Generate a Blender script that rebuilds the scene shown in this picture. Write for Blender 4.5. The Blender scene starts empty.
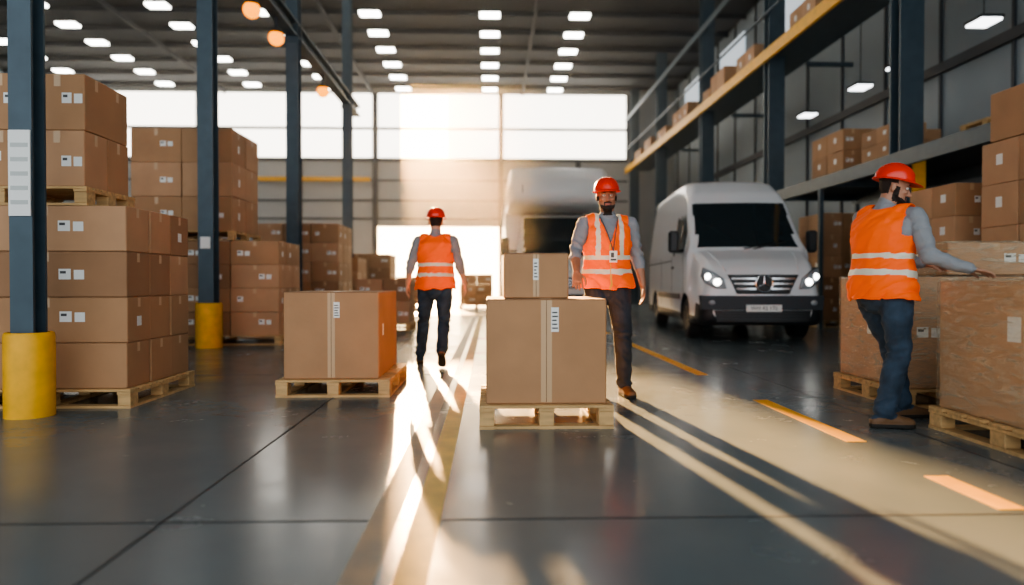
import bpy, bmesh, math, random
import numpy as np
from mathutils import Vector, Matrix, noise
random.seed(7)
S=bpy.context.scene
V=Vector
try:
    S.view_settings.view_transform='AgX'; S.view_settings.look='AgX - Medium High Contrast'; S.view_settings.exposure=.2
except Exception: pass
# ------------------------------------------------------------------ materials
def mat(name,col,rough=.6,metal=0,var=0,vscale=6,bump=0,bscale=40,emit=0,ecol=None,spec=.5,stretch=None,col2=None,coat=0):
    m=bpy.data.materials.new(name); m.use_nodes=True
    nt=m.node_tree; b=nt.nodes['Principled BSDF']
    b.inputs['Base Color'].default_value=(*col,1); b.inputs['Roughness'].default_value=rough
    b.inputs['Metallic'].default_value=metal; b.inputs['Specular IOR Level'].default_value=spec
    b.inputs['Coat Weight'].default_value=coat
    tc=nt.nodes.new('ShaderNodeTexCoord'); src=tc.outputs['Object']
    if stretch:
        mp=nt.nodes.new('ShaderNodeMapping'); mp.inputs['Scale'].default_value=stretch
        nt.links.new(src,mp.inputs['Vector']); src=mp.outputs['Vector']
    if var or col2:
        n=nt.nodes.new('ShaderNodeTexNoise'); n.inputs['Scale'].default_value=vscale; n.inputs['Detail'].default_value=5
        nt.links.new(src,n.inputs['Vector'])
        r=nt.nodes.new('ShaderNodeValToRGB'); r.color_ramp.elements[0].position=.3; r.color_ramp.elements[1].position=.7
        c2=col2 if col2 else tuple(min(1,c*(1+var)) for c in col)
        c1=col if col2 else tuple(c*(1-var) for c in col)
        r.color_ramp.elements[0].color=(*c1,1); r.color_ramp.elements[1].color=(*c2,1)
        nt.links.new(n.outputs['Fac'],r.inputs['Fac']); nt.links.new(r.outputs['Color'],b.inputs['Base Color'])
    if bump:
        n=nt.nodes.new('ShaderNodeTexNoise'); n.inputs['Scale'].default_value=bscale; n.inputs['Detail'].default_value=3
        nt.links.new(src,n.inputs['Vector'])
        bp=nt.nodes.new('ShaderNodeBump'); bp.inputs['Strength'].default_value=bump; bp.inputs['Distance'].default_value=.02
        nt.links.new(n.outputs['Fac'],bp.inputs['Height']); nt.links.new(bp.outputs['Normal'],b.inputs['Normal'])
    if emit:
        b.inputs['Emission Color'].default_value=(*(ecol or col),1); b.inputs['Emission Strength'].default_value=emit
    return m
card1=mat('cardboard_mid',(.42,.235,.12),.75,var=.08,vscale=3,bump=.05,bscale=30)
card2=mat('cardboard_light',(.50,.29,.16),.75,var=.08,vscale=3)
card3=mat('cardboard_dark',(.34,.185,.095),.75,var=.08,vscale=3)
tape=mat('packing_tape',(.56,.37,.21),.3)
seam=mat('carton_seam',(.18,.10,.055),.8)
label=mat('paper_label',(.80,.80,.77),.6)
ink=mat('label_ink',(.08,.08,.08),.6)
wood=mat('pallet_wood',(.56,.36,.165),.75,var=.22,vscale=5,stretch=(1,6,6))
CM=[card1,card2,card3,tape,label,wood,seam,ink]
steel=mat('steel_bluegrey',(.06,.092,.115),.5,metal=.2,var=.1)
darks=mat('steel_dark',(.045,.052,.06),.6,metal=.2)
yel=mat('safety_yellow',(.88,.45,.02),.5,var=.12,vscale=8)
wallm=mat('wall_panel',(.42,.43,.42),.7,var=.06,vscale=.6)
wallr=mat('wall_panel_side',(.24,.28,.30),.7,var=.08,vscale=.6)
ceilm=mat('ceiling_sheet',(.055,.06,.066),.85)
paneglow=mat('glowing_sun_block',(.8,.8,.8),.5,emit=4.0,ecol=(1,.92,.80))  # even glow put into the panes in place of daylight
lampm=mat('light_panel',(1,1,1),.5,emit=11,ecol=(1,.97,.9))
pendm=mat('pendant_panel',(1,1,1),.5,emit=4,ecol=(.95,.97,1))
warml=mat('warm_bulb',(.6,.15,.01),.4,emit=2.6,ecol=(1,.30,.0))
black=mat('black_plastic',(.018,.02,.022),.45)
rubber=mat('tyre_rubber',(.02,.02,.02),.8)
chrome=mat('chrome',(.75,.76,.78),.18,metal=1)
white=mat('white_paint',(.76,.78,.80),.28,coat=.4)
white2=mat('truck_white',(.74,.73,.70),.35,coat=.2)
glass=mat('dark_glass',(.02,.03,.034),.06,spec=.8)
lens=mat('headlight_glass',(.25,.27,.29),.08,coat=.5)
drl=mat('headlight_bulb',(.9,.9,.9),.2,emit=9,ecol=(1,.97,.9))
def floor_mat():
    m=mat('polished_concrete',(.125,.153,.162),.25,col2=(.165,.192,.198),vscale=.9)
    nt=m.node_tree; b=nt.nodes['Principled BSDF']; tc=[n for n in nt.nodes if n.type=='TEX_COORD'][0]
    n=nt.nodes.new('ShaderNodeTexNoise'); n.inputs['Scale'].default_value=1.3; n.inputs['Detail'].default_value=9; n.inputs['Roughness'].default_value=.72
    nt.links.new(tc.outputs['Object'],n.inputs['Vector'])
    mr=nt.nodes.new('ShaderNodeMapRange'); mr.inputs['From Min'].default_value=.3; mr.inputs['From Max'].default_value=.7
    mr.inputs['To Min'].default_value=.17; mr.inputs['To Max'].default_value=.30
    nt.links.new(n.outputs['Fac'],mr.inputs['Value']); nt.links.new(mr.outputs['Result'],b.inputs['Roughness'])
    n2=nt.nodes.new('ShaderNodeTexNoise'); n2.inputs['Scale'].default_value=60; n2.inputs['Detail'].default_value=3
    nt.links.new(tc.outputs['Object'],n2.inputs['Vector'])
    bp=nt.nodes.new('ShaderNodeBump'); bp.inputs['Strength'].default_value=.05; bp.inputs['Distance'].default_value=.003
    nt.links.new(n2.outputs['Fac'],bp.inputs['Height']); nt.links.new(bp.outputs['Normal'],b.inputs['Normal'])
    return m
floorm=floor_mat()
jointm=mat('floor_joint_filler',(.025,.028,.03),.6)
linem=mat('floor_paint_yellow',(.95,.60,.16),.6,col2=(.70,.44,.14),vscale=6,spec=.3)
linew=mat('floor_paint_amber',(.95,.48,.04),.6,col2=(.78,.38,.04),vscale=6,spec=.3)
stain=mat('floor_paint_worn',(.38,.25,.15),.5,col2=(.20,.17,.14),vscale=4)
def film_mat():
    m=bpy.data.materials.new('stretch_film'); m.use_nodes=True; nt=m.node_tree; nt.nodes.clear()
    o=nt.nodes.new('ShaderNodeOutputMaterial'); mx=nt.nodes.new('ShaderNodeMixShader')
    t=nt.nodes.new('ShaderNodeBsdfTransparent'); t.inputs[0].default_value=(.98,.98,.96,1)
    g=nt.nodes.new('ShaderNodeBsdfPrincipled'); g.inputs['Base Color'].default_value=(.78,.68,.50,1); g.inputs['Roughness'].default_value=.14
    tc=nt.nodes.new('ShaderNodeTexCoord'); mp=nt.nodes.new('ShaderNodeMapping'); mp.inputs['Scale'].default_value=(1,1,4); mp.inputs['Rotation'].default_value=(.5,.3,0)
    n=nt.nodes.new('ShaderNodeTexNoise'); n.inputs['Scale'].default_value=5; n.inputs['Detail'].default_value=5; n.inputs['Distortion'].default_value=1.4
    nt.links.new(tc.outputs['Object'],mp.inputs[0]); nt.links.new(mp.outputs[0],n.inputs['Vector'])
    r=nt.nodes.new('ShaderNodeMapRange'); r.inputs['From Min'].default_value=.42; r.inputs['From Max'].default_value=.74; r.inputs['To Min'].default_value=.13; r.inputs['To Max'].default_value=.5
    nt.links.new(n.outputs['Fac'],r.inputs['Value']); nt.links.new(r.outputs['Result'],mx.inputs[0])
    bp=nt.nodes.new('ShaderNodeBump'); bp.inputs['Strength'].default_value=.9; bp.inputs['Distance'].default_value=.04
    nt.links.new(n.outputs['Fac'],bp.inputs['Height']); nt.links.new(bp.outputs['Normal'],g.inputs['Normal'])
    nt.links.new(t.outputs[0],mx.inputs[1]); nt.links.new(g.outputs[0],mx.inputs[2]); nt.links.new(mx.outputs[0],o.inputs[0])
    return m
film=film_mat()
# ------------------------------------------------------------------ mesh builder
class MB:
    def __init__(s): s.v=[];s.f=[];s.m=[]
    def add(s,vs,fs,m=0):
        o=len(s.v); s.v+= [tuple(v) for v in vs]; s.f+=[tuple(i+o for i in f) for f in fs]; s.m+=[m]*len(fs)
    def box(s,x0,x1,y0,y1,z0,z1,m=0,c=0):
        lo=(x0,y0,z0);hi=(x1,y1,z1)
        if c<=0:
            vs=[(x0,y0,z0),(x1,y0,z0),(x1,y1,z0),(x0,y1,z0),(x0,y0,z1),(x1,y0,z1),(x1,y1,z1),(x0,y1,z1)]
            s.add(vs,[(0,3,2,1),(4,5,6,7),(0,1,5,4),(1,2,6,5),(2,3,7,6),(3,0,4,7)],m); return
        vs=[];idx={}
        for a0 in (0,1):
            for a1 in (0,1):
                for a2 in (0,1):
                    sg=(a0,a1,a2)
                    for ax in range(3):
                        p=[]
                        for k in range(3):
                            b=hi[k] if sg[k] else lo[k]
                            if k!=ax: b+= -c if sg[k] else c
                            p.append(b)
                        idx[(sg,ax)]=len(vs); vs.append(tuple(p))
        fs=[]
        for ax in range(3):
            o=[k for k in range(3) if k!=ax]
            for sv in (0,1):
                q=[]
                for (p0,p1) in ((0,0),(1,0),(1,1),(0,1)):
                    sg=[0,0,0]; sg[ax]=sv; sg[o[0]]=p0; sg[o[1]]=p1; q.append(idx[(tuple(sg),ax)])
                fs.append(q)
            a,b=o
            for sa in (0,1):
                for sb in (0,1):
                    s0=[0,0,0];s1=[0,0,0]; s0[a]=s1[a]=sa; s0[b]=s1[b]=sb; s1[ax]=1
                    fs.append([idx[(tuple(s0),a)],idx[(tuple(s1),a)],idx[(tuple(s1),b)],idx[(tuple(s0),b)]])
        for a0 in (0,1):
            for a1 in (0,1):
                for a2 in (0,1):
                    fs.append([idx[((a0,a1,a2),k)] for k in range(3)])
        s.add(vs,fs,m)
    def rings(s,rings,m=0,cap=True,closed=True):
        n=len(rings[0]); vs=[p for r in rings for p in r]; fs=[]
        for i in range(len(rings)-1):
            for j in range(n if closed else n-1):
                k=(j+1)%n; fs.append((i*n+j,i*n+k,(i+1)*n+k,(i+1)*n+j))
        if cap: fs.append(tuple(range(n))[::-1]); fs.append(tuple((len(rings)-1)*n+j for j in range(n)))
        s.add(vs,fs,m)
    def tube(s,pts,rads,ref=(1,0,0),n=16,m=0,capr=True):
        pts=[V(p) for p in pts]; rads=[(r,r) if not isinstance(r,(tuple,list)) else r for r in rads]; ref=V(ref)
        T=[]
        for i in range(len(pts)):
            a=pts[max(0,i-1)];b=pts[min(len(pts)-1,i+1)]; T.append((b-a).normalized())
        secs=[]
        if capr:
            h=min(rads[0])
            for a in (80,55,28): secs.append((pts[0]-T[0]*h*math.sin(math.radians(a)),[r*math.cos(math.radians(a)) for r in rads[0]],T[0]))
        for p,r,t in zip(pts,rads,T): secs.append((p,r,t))
        if capr:
            h=min(rads[-1])
            for a in (28,55,80): secs.append((pts[-1]+T[-1]*h*math.sin(math.radians(a)),[r*math.cos(math.radians(a)) for r in rads[-1]],T[-1]))
        R=[]
        for p,r,t in secs:
            A=(ref-t*ref.dot(t))
            if A.length<1e-3: A=V((0,1,0))-t*t.y
            A.normalize(); B=t.cross(A)
            R.append([p+A*r[0]*math.cos(2*math.pi*j/n)+B*r[1]*math.sin(2*math.pi*j/n) for j in range(n)])
        s.rings(R,m)
    def cyl(s,p0,p1,r0,r1=None,n=24,m=0): s.tube([p0,p1],[r0,r0 if r1 is None else r1],n=n,m=m,capr=False)
    def ell(s,c,r,M=None,m=0,nu=16,nv=10):
        c=V(c); R=[]
        for i in range(1,nv):
            a=-math.pi/2+math.pi*i/nv
            ring=[]
            for j in range(nu):
                b=2*math.pi*j/nu; p=V((r[0]*math.cos(a)*math.cos(b),r[1]*math.cos(a)*math.sin(b),r[2]*math.sin(a)))
                ring.append(c+(M@p if M else p))
            R.append(ring)
        s.rings(R,m)
    def obj(s,name,mats,smooth=False,parent=None,loc=(0,0,0),rz=0,bevel=0):
        me=bpy.data.meshes.new(name); me.from_pydata(s.v,[],s.f)
        for mm in mats: me.materials.append(mm)
        me.polygons.foreach_set('material_index',s.m)
        bm=bmesh.new(); bm.from_mesh(me); bmesh.ops.recalc_face_normals(bm,faces=bm.faces); bm.to_mesh(me); bm.free()
        if smooth: me.polygons.foreach_set('use_smooth',[True]*len(me.polygons))
        me.update()
        o=bpy.data.objects.new(name,me); S.collection.objects.link(o); o.location=loc; o.rotation_euler=(0,0,rz)
        if parent: o.parent=parent
        return o
def empty(name,loc,rz=0):
    e=bpy.data.objects.new(name,None); S.collection.objects.link(e); e.location=loc; e.rotation_euler=(0,0,rz); e.empty_display_size=.1; return e
def smooth_angle(o,deg=40):
    me=o.data; me.polygons.foreach_set('use_smooth',[True]*len(me.polygons))
    try: me.set_sharp_from_angle(angle=math.radians(deg))
    except Exception: pass
# ------------------------------------------------------------------ room
X0,X1,Y0,Y1,ZC=-22,9.2,-5,35,10.6
M=MB(); M.box(X0,X1,Y0,Y1+.3,-.2,0); M.obj('floor',[floorm])
M=MB(); M.box(X0,X1,Y0,Y1+.3,ZC,ZC+.15)
for i in range(22):
    y=Y0+.4+i*1.85; M.box(X0,X1,y,y+.07,ZC-.16,ZC,0)
M.obj('ceiling',[ceilm])
M=MB()
for x in (-13,-5.8,1.6): M.box(x-.06,x+.06,Y0,Y1-.1,ZC-.34,ZC-.17)
M.obj('roof_girders',[ceilm])
M=MB()
for x in (-18.5,-15,-11,-7.5,-4.1,0,3.1):
    for k in range(12):
        y=33.4-k*1.85-(.5 if x<-9 else 0)
        if y<(12 if abs(x)<6 else 22.5): continue
        if x==-4.1 and min(abs(y-15),abs(y-20.6))<.6: continue
        M.box(x-.34,x+.34,y-.2,y+.2,10.10,10.18,1); M.box(x-.37,x+.37,y-.23,y+.23,10.17,10.24,0)
        for s in (-.2,.2): M.box(x+s-.01,x+s+.01,y-.01,y+.01,10.24,10.45,0)
M.obj('ceiling_light_panels',[darks,lampm])
M=MB()
DX0,DX1,DZ=-5.6,.5,3.75
M.box(X0,DX0,Y1,Y1+.25,0,7.1); M.box(DX0,DX1,Y1,Y1+.25,DZ,7.1); M.box(DX1,X1,Y1,Y1+.25,0,7.1)
M.box(X0,X1,Y1,Y1+.25,10.35,ZC); M.box(6.95,X1,Y1,Y1+.25,7.1,10.35)
M.obj('wall_back',[wallm])
M=MB()
for z in (4.1,5.0,6.0): M.box(X0,6.9,Y1-.06,Y1,z,z+.08)
M.box(X0,6.9,Y1-.15,Y1,6.98,7.14)
for x in (-19,-16,-12.4,-9.4,-5.68,.55,4.4): M.box(x-.12,x+.12,Y1-.18,Y1,0,7.1)
M.obj('trim_1',[darks])
M=MB(); M.box(-11.4,-5.9,Y1-.4,Y1-.2,5.95,6.15); M.obj('trim_3',[yel])
wx=[X0,-19.6,-14.3,-9.6,-5.68,.55,6.95]
M=MB()
for i,x in enumerate(wx): M.box(x-.13,x+.13,Y1-.1,Y1+.04,7.1,10.35)
M.box(X0,6.95,Y1-.04,Y1+.04,8.55,8.67)
M.obj('window_frames',[darks])
# glowing panes imitate daylight and block sun; the clear gap shapes the floor patch
n=1
for a,b in ((wx[0],wx[1]),(wx[1],wx[2]),(wx[2],wx[3]),(wx[3],wx[4]),(wx[4],-4.44),(-2.1,wx[5]),(wx[5],wx[6])):
    M=MB(); M.box(a,b,Y1+.05,Y1+.07,7.1,10.35); M.obj('window_%d'%n,[paneglow]); n+=1
M=MB(); M.box(X1,X1+.2,Y0,Y1+.25,0,ZC)
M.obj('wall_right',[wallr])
M=MB()
for i in range(20):
    y=Y0+1+i*2.0; M.box(X1-.05,X1,y,y+.06,0,ZC)
for z in (5.2,8.2): M.box(X1-.1,X1,Y0,Y1,z,z+.2)
M.obj('trim_2',[darks])
M=MB()
for y in (8.2,14.0,19.5,25.0,30.0): M.box(X1-.08,X1-.02,y,y+2.6,8.6,10.0,0)
M.obj('window_20',[mat('side_glass',(.45,.5,.52),.3,emit=.6,ecol=(.8,.88,.95))])
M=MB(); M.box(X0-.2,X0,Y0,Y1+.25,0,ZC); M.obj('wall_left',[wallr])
for y in (6.0,11.6,17.1,22.5,28.5,33.8):
    M=MB(); w=.2
    M.box(7-w,7+w,y-.16,y-.12,0,ZC-.3); M.box(7-w,7+w,y+.12,y+.16,0,ZC-.3); M.box(6.97,7.03,y-.12,y+.12,0,ZC-.3)
    M.box(7-w-.06,7+w+.06,y-.22,y+.22,0,.03)
    if y==11.6: M.box(7.0,7+w+.02,y-.2,y-.165,.04,3.0,1)
    M.obj('steel_column',[steel,yel])
M=MB(); M.box(6.68,6.75,5.5,34.6,6.35,6.62,1); M.box(6.75,7.95,5.5,34.6,6.5,6.56,0)
for y in (6.3,11.9,17.4,22.8,28.8): M.box(7.95,9.14,y,y+.07,6.4,6.5,0)
M.box(6.72,6.76,5.5,34.6,7.5,7.55,0); M.box(6.72,6.76,5.5,34.6,8.9,9.1,0)
M.obj('storage_gantry_shelf',[steel,yel])
M=MB(); M.box(6.68,6.77,5.2,16.6,2.85,3.1,0); M.box(8.7,8.78,5.2,16.6,2.85,3.1,0); M.box(7.25,8.7,5.2,16.6,3.05,3.1,1)
for y in (5.25,8.8,14.0,16.4):
    M.box(6.68,6.76,y,y+.08,0,2.85); M.box(8.7,8.78,y,y+.08,0,2.85); M.box(6.77,8.7,y,y+.08,2.9,3.04)
M.obj('storage_rack',[steel,darks])
for (x,y) in ((8.25,11.5),(8.25,13.9),(8.25,15.4),(8.25,18.0)):
    M=MB(); M.box(x-.17,x+.17,y-.2,y+.2,5.28,5.32,1); M.box(x-.19,x+.19,y-.22,y+.22,5.32,5.37,0); M.cyl((x,y,5.37),(x,y,ZC),.012,n=8); M.obj('pendant_light',[darks,pendm])
def post(x,y,w,name='steel_post'):
    M=MB(); t=.02
    M.box(x-w,x+w,y-w,y-w+t,0,ZC-.4); M.box(x-w,x+w,y+w-t,y+w,0,ZC-.4); M.box(x-t/2,x+t/2,y-w+t,y+w-t,0,ZC-.4)
    M.obj(name,[steel])
post(-3.29,5.1,.08); post(-4.13,10.42,.11); post(-4.15,15.0,.13); post(-4.15,20.6,.13)
def guard(x,y,r,h):
    M=MB(); n=32
    prof=[(r*1.0,0.0),(r*1.0,h-.03),(r*.97,h-.008),(r*.93,h),(r*.84,h),(r*.84,0.0)]
    R=[[V((x+a*math.cos(2*math.pi*j/n),y+a*math.sin(2*math.pi*j/n),z)) for j in range(n)] for a,z in prof]
    M.rings(R+[R[0]],0,cap=False); o=M.obj('column_guard',[yel]); smooth_angle(o)
guard(-3.29,5.1,.158,.60); guard(-4.13,10.42,.185,.66)
M=MB(); M.box(-3.365,-3.215,5.008,5.018,1.42,2.02,0)
for k in range(5): M.box(-3.35,-3.23,5.006,5.009,1.50+k*.1,1.53+k*.1,1)
M.obj('notice_sign',[label,mat('sign_print',(.5,.52,.5),.6)])
M=MB(); M.box(-4.2,-4.06,10.29,10.305,1.45,1.62,0); M.obj('notice_sign',[label])
M=MB(); M.box(-4.27,-4.03,8.5,22,6.12,6.16); M.box(-4.27,-4.03,8.5,22,6.4,6.44); M.box(-4.165,-4.135,8.5,22,6.16,6.4)
for y in (10.42,15,20.6): M.box(-4.3,-4.0,y-.16,y-.13,6.0,6.12)
M.obj('crane_runway_beam',[steel])
for y in (12.4,13.8,17.6):
    M=MB(); M.cyl((-4.15,y,6.118),(-4.15,y,5.88),.03,m=0,n=12); M.cyl((-4.15,y,5.90),(-4.15,y,5.80),.07,.15,m=0); M.ell((-4.15,y,5.71),(.15,.15,.15),m=1)
    M.obj('warehouse_lamp',[darks,warml])
M=MB()
for x in (-17.3,-13.3,-9.3,-5.3,-1.3,2.7,6.7): M.box(x-.006,x+.006,Y0,Y1,0,.0015)
for y in (-1.7,2.8,7.3,11.8,16.3,20.8,25.3,29.8): M.box(X0,X1,y-.006,y+.006,0,.0015)
M.obj('floor_joints',[jointm])
M=MB(); M.box(-.31,-.20,Y0,20,0,.003); M.obj('floor_marking_line',[linem])
M=MB(); M.box(-.48,-.37,Y0,20,0,.002); M.obj('floor_marking_line',[stain])
M=MB()
for a,b in ((.6,1.6),(2.85,3.36),(4.1,5.6),(7.15,11.7),(13,15)): M.box(2.13,2.25,a,b,0,.003)
M.obj('floor_marking_line',[linew])
# ------------------------------------------------------------------ pallets & cartons
def pallet(M,x0,x1,y0,y1,z0,h=.145,m=5,nb=7):
    t=.02; L=y1-y0; bw=L/(nb+ (nb-1)*.35)
    for i in range(nb):
        a=y0+i*bw*1.35; M.box(x0,x1,a,a+bw,z0+h-t,z0+h,m,.003)
    W=x1-x0
    for fx in (0,.5,1):
        c=x0+.05+fx*(W-.1)
        M.box(c-.05,c+.05,y0,y1,z0+h-2*t,z0+h-t-.0005,m)
        M.box(c-.05,c+.05,y0+.002,y1-.002,z0,z0+t,m)
        for fy in (0,.5,1):
            d=y0+.065+fy*(L-.13); M.box(c-.048,c+.048,d-.06,d+.06,z0+t,z0+h-2*t,m,.004)
    for fy in (0,1):
        d=y0+.05+fy*(L-.1)
        M.box(x0+.1,x1-.1,d-.045,d+.045,z0+.001,z0+t-.001,m)
def carton(M,x0,x1,y0,y1,z0,z1,m=0,lab=True,sides='fr',c=.006):
    M.box(x0,x1,y0,y1,z0,z1,m,c)
    e=.0012; W=x1-x0; H=z1-z0; D=y1-y0; cx=(x0+x1)/2; cy=(y0+y1)/2
    M.box(cx-.025,cx+.025,y0-e,y0,z1-H*.22,z1-c,3); M.box(cx-.025,cx+.025,y0+c,y1-c,z1,z1+e,3)
    if 'r' in sides: M.box(x1,x1+e,cy-.02,cy+.02,z1-H*.22,z1-c,3)
    if lab and 'f' in sides:
        lx=x0+W*random.choice((.14,.58,.58)); lw=min(.09,W*.18); lh=min(.08,H*.28); lz=z0+H*random.uniform(.35,.48)
        M.box(lx,lx+lw,y0-e,y0,lz,lz+lh,4); M.box(lx+.01,lx+lw*.6,y0-e*1.3,y0-e,lz+lh*.55,lz+lh*.8,7)
        if random.random()<.8: M.box(lx+lw*1.25,lx+lw*2.1,y0-e,y0,lz,lz+lh*.9,4)
    if lab and 'r' in sides and random.random()<.35:
        M.box(x1,x1+e,cy-.035,cy+.035,z0+H*.35,z0+H*.57,4)
    if lab and 'l' in sides and random.random()<.6:
        h_=min(.13,H*.25); M.box(x0-e,x0,cy-.05,cy+.05,z0+H*.45,z0+H*.45+h_,4)
def stack(name,x0,x1,y0,y1,z0,nx,ny,nz,h,pal=True,sides='fr',drop=0,tone=(0,0,1,2)):
    if pal:
        P=MB(); pallet(P,x0-.03,x1+.03,y0-.03,y1+.03,z0); P.obj('wooden_pallet',CM); z0+=.147
    M=MB(); g=.006; wx=(x1-x0)/nx; wy=(y1-y0)/ny
    for k in range(nz):
        for i in range(nx):
            for j in range(ny):
                if k==nz-1 and drop and random.random()<drop: continue
                jx=random.uniform(-.006,.006); jy=random.uniform(-.006,.006)
                carton(M,x0+i*wx+g+jx,x0+(i+1)*wx-g+jx,y0+j*wy+g+jy,y0+(j+1)*wy-g+jy,z0+k*h,z0+(k+1)*h-.003,random.choice(tone),sides=sides)
    return M.obj(name,CM)
stack('stacked_cartons',-3.97,-2.75,5.40,6.50,0,1,3,4,.348)
stack('stacked_cartons',-5.25,-4.02,5.40,6.50,0,1,3,4,.348)
stack('stacked_cartons',-4.35,-3.09,5.45,6.12,1.54,3,2,2,.43)
stack('stacked_cartons',-5.45,-3.22,10.8,12.0,0,3,3,4,.362)
stack('stacked_cartons',-5.45,-3.92,10.8,12.0,1.6,2,2,3,.52)
stack('stacked_cartons',-5.1,-3.3,15.4,16.9,0,3,3,5,.42)
stack('stacked_cartons',-5.1,-3.3,17.6,18.9,0,2,2,5,.36,drop=.4)
stack('stacked_cartons',-5.0,-3.0,21.2,22.6,0,3,2,4,.42,drop=.3)
stack('stacked_cartons',-2.65,-1.6,13.9,15.0,0,2,2,2,.44)
stack('stacked_cartons',-8.6,-6.2,15,16.4,0,4,2,5,.42,drop=.3)
stack('stacked_cartons',-7.4,-5.0,25,26.4,0,4,2,3,.45,drop=.3)
stack('stacked_cartons',-3.6,-2.4,27,28.2,0,3,2,3,.35,drop=.4)
stack('stacked_cartons',-1.1,.1,25.5,26.7,0,2,2,3,.38,drop=.4)
stack('stacked_cartons',-8.2,-6.2,7.0,8.2,0,3,2,5,.40)
stack('stacked_cartons',5.72,6.5,6.85,8.0,0,1,2,5,.48,sides='fl',tone=(0,1,1,2))
stack('stacked_cartons',5.74,6.4,6.9,7.9,2.56,1,1,1,.55,pal=False,sides='fl')
stack('stacked_cartons',5.75,6.62,8.5,9.45,0,2,2,5,.41,sides='fl')
stack('stacked_cartons',7.1,8.4,14.75,15.9,0,3,2,5,.46,sides='fl')
stack('stacked_cartons',7.1,8.4,12.3,13.6,0,3,2,4,.5,sides='fl')
stack('stacked_cartons',7.25,8.5,14.2,15.6,3.102,3,2,2,.44,sides='fl')
stack('stacked_cartons',7.25,8.5,12.4,13.5,3.102,2,2,2,.3,sides='fl',drop=.4)
P=MB(); pallet(P,7.3,8.4,9.6,10.7,3.102); pallet(P,7.32,8.4,9.62,10.72,3.25); P.obj('wooden_pallet',CM)
for (y,h,nn) in ((17.9,.55,2),(20.2,.7,2),(21.6,.45,1),(24,.65,3),(27,.5,2),(29.5,.6,2),(31.5,.5,2),(14.5,.5,2),(9,.6,2)):
    stack('stacked_cartons',6.80,7.5,y,y+.65*nn,6.562,1,nn,1,h,pal=False,sides='fl')
P=MB(); pallet(P,-.07,.807,4.52,5.5,0,h=.155); P.obj('wooden_pallet',CM)
def hero(x0,x1,y0,y1,z0,z1,tw,labx=None,m=0):
    M=MB(); M.box(x0,x1,y0,y1,z0,z1,m,.008); e=.0015; cx=(x0+x1)/2
    M.box(cx-tw,cx+tw,y0-e,y0,z0+.012,z1-.008,3); M.box(cx-tw,cx+tw,y0+.008,y1-.008,z1,z1+e,3)
    M.box(cx-.002,cx+.002,y0-e*1.6,y0-e,z0+.012,z1-.008,6)
    M.box(x0+.01,x1-.01,y0-.001,y0,z1-.006,z1-.003,6)
    cy=(y0+y1)/2
    if x0<-1: M.box(x1,x1+e,y0+.2,y0+.27,z0+.35,z0+.45,4)
    if labx is not None:
        a,z,w,h=labx; M.box(a,a+w,y0-e*2,y0-e,z,z+h,4)
        for k in range(5): M.box(a+.006,a+w-.006-.004*(k%3),y0-e*2.5,y0-e*2,z+h*.12+k*h*.16,z+h*.12+k*h*.16+h*.06,7)
    return M.obj('cardboard_box',CM)
hero(-.026,.765,4.57,5.46,.156,.845,.036,(.40,.63,.05,.16))
hero(.09,.52,4.62,5.05,.848,1.148,.02,(.285,.97,.035,.14))
P=MB(); pallet(P,-1.775,-.83,5.83,7.05,0); P.obj('wooden_pallet',CM)
hero(-1.72,-.93,5.88,7.0,.147,.875,.03,(-1.305,.66,.05,.13))
def wrapped(x0,x1,y0,y1,nx,ny,nz,h,pal=True,z0=0):
    e=empty('shrink_wrapped_pallet_load' if pal else 'shrink_wrapped_carton',((x0+x1)/2,(y0+y1)/2,z0)); ox,oy=(x0+x1)/2,(y0+y1)/2
    M=MB()
    zb=0
    if pal: pallet(M,x0-.04-ox,x1+.04-ox,y0-.04-oy,y1+.04-oy,0); zb=.147
    wx=(x1-x0)/nx; wy=(y1-y0)/ny
    for k in range(nz):
        for i in range(nx):
            for j in range(ny):
                carton(M,x0+i*wx-ox+.003,x0+(i+1)*wx-ox-.003,y0+j*wy-oy+.003,y0+(j+1)*wy-oy-.003,zb+k*h,zb+(k+1)*h-.003,1,sides='fl')
    if pal:
        xl=x0-ox; M.box(xl+.0015,xl+.0028,-.38,-.28,.35,.47,4); M.box(xl+.0010,xl+.0028,-.12,-.02,.62,.76,4)
    M.obj('cartons',CM,parent=e)
    F=bmesh.new(); bmesh.ops.create_cube(F,size=1); bmesh.ops.subdivide_edges(F,edges=F.edges,cuts=14,use_grid_fill=True)
    W,D,H=(x1-x0)+.016,(y1-y0)+.016,nz*h+.01
    for v in F.verts:
        k=random.uniform(-.004,.006); v.co=V((v.co.x*(W+k),v.co.y*(D+k),(v.co.z+.5)*H+zb+.001))
    F.normal_update(); me=bpy.data.meshes.new('film'); F.to_mesh(me); F.free(); me.materials.append(film)
    o=bpy.data.objects.new('stretch_film_wrap',me); S.collection.objects.link(o); o.parent=e
    me.polygons.foreach_set('use_smooth',[True]*len(me.polygons))
wrapped(2.92,4.08,3.30,4.46,2,1,1,.82)
wrapped(3.15,4.32,5.2,6.20,2,1,1,.85)
wrapped(3.50,4.27,5.25,6.1,1,1,1,.25,pal=False,z0=1.012)
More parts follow.
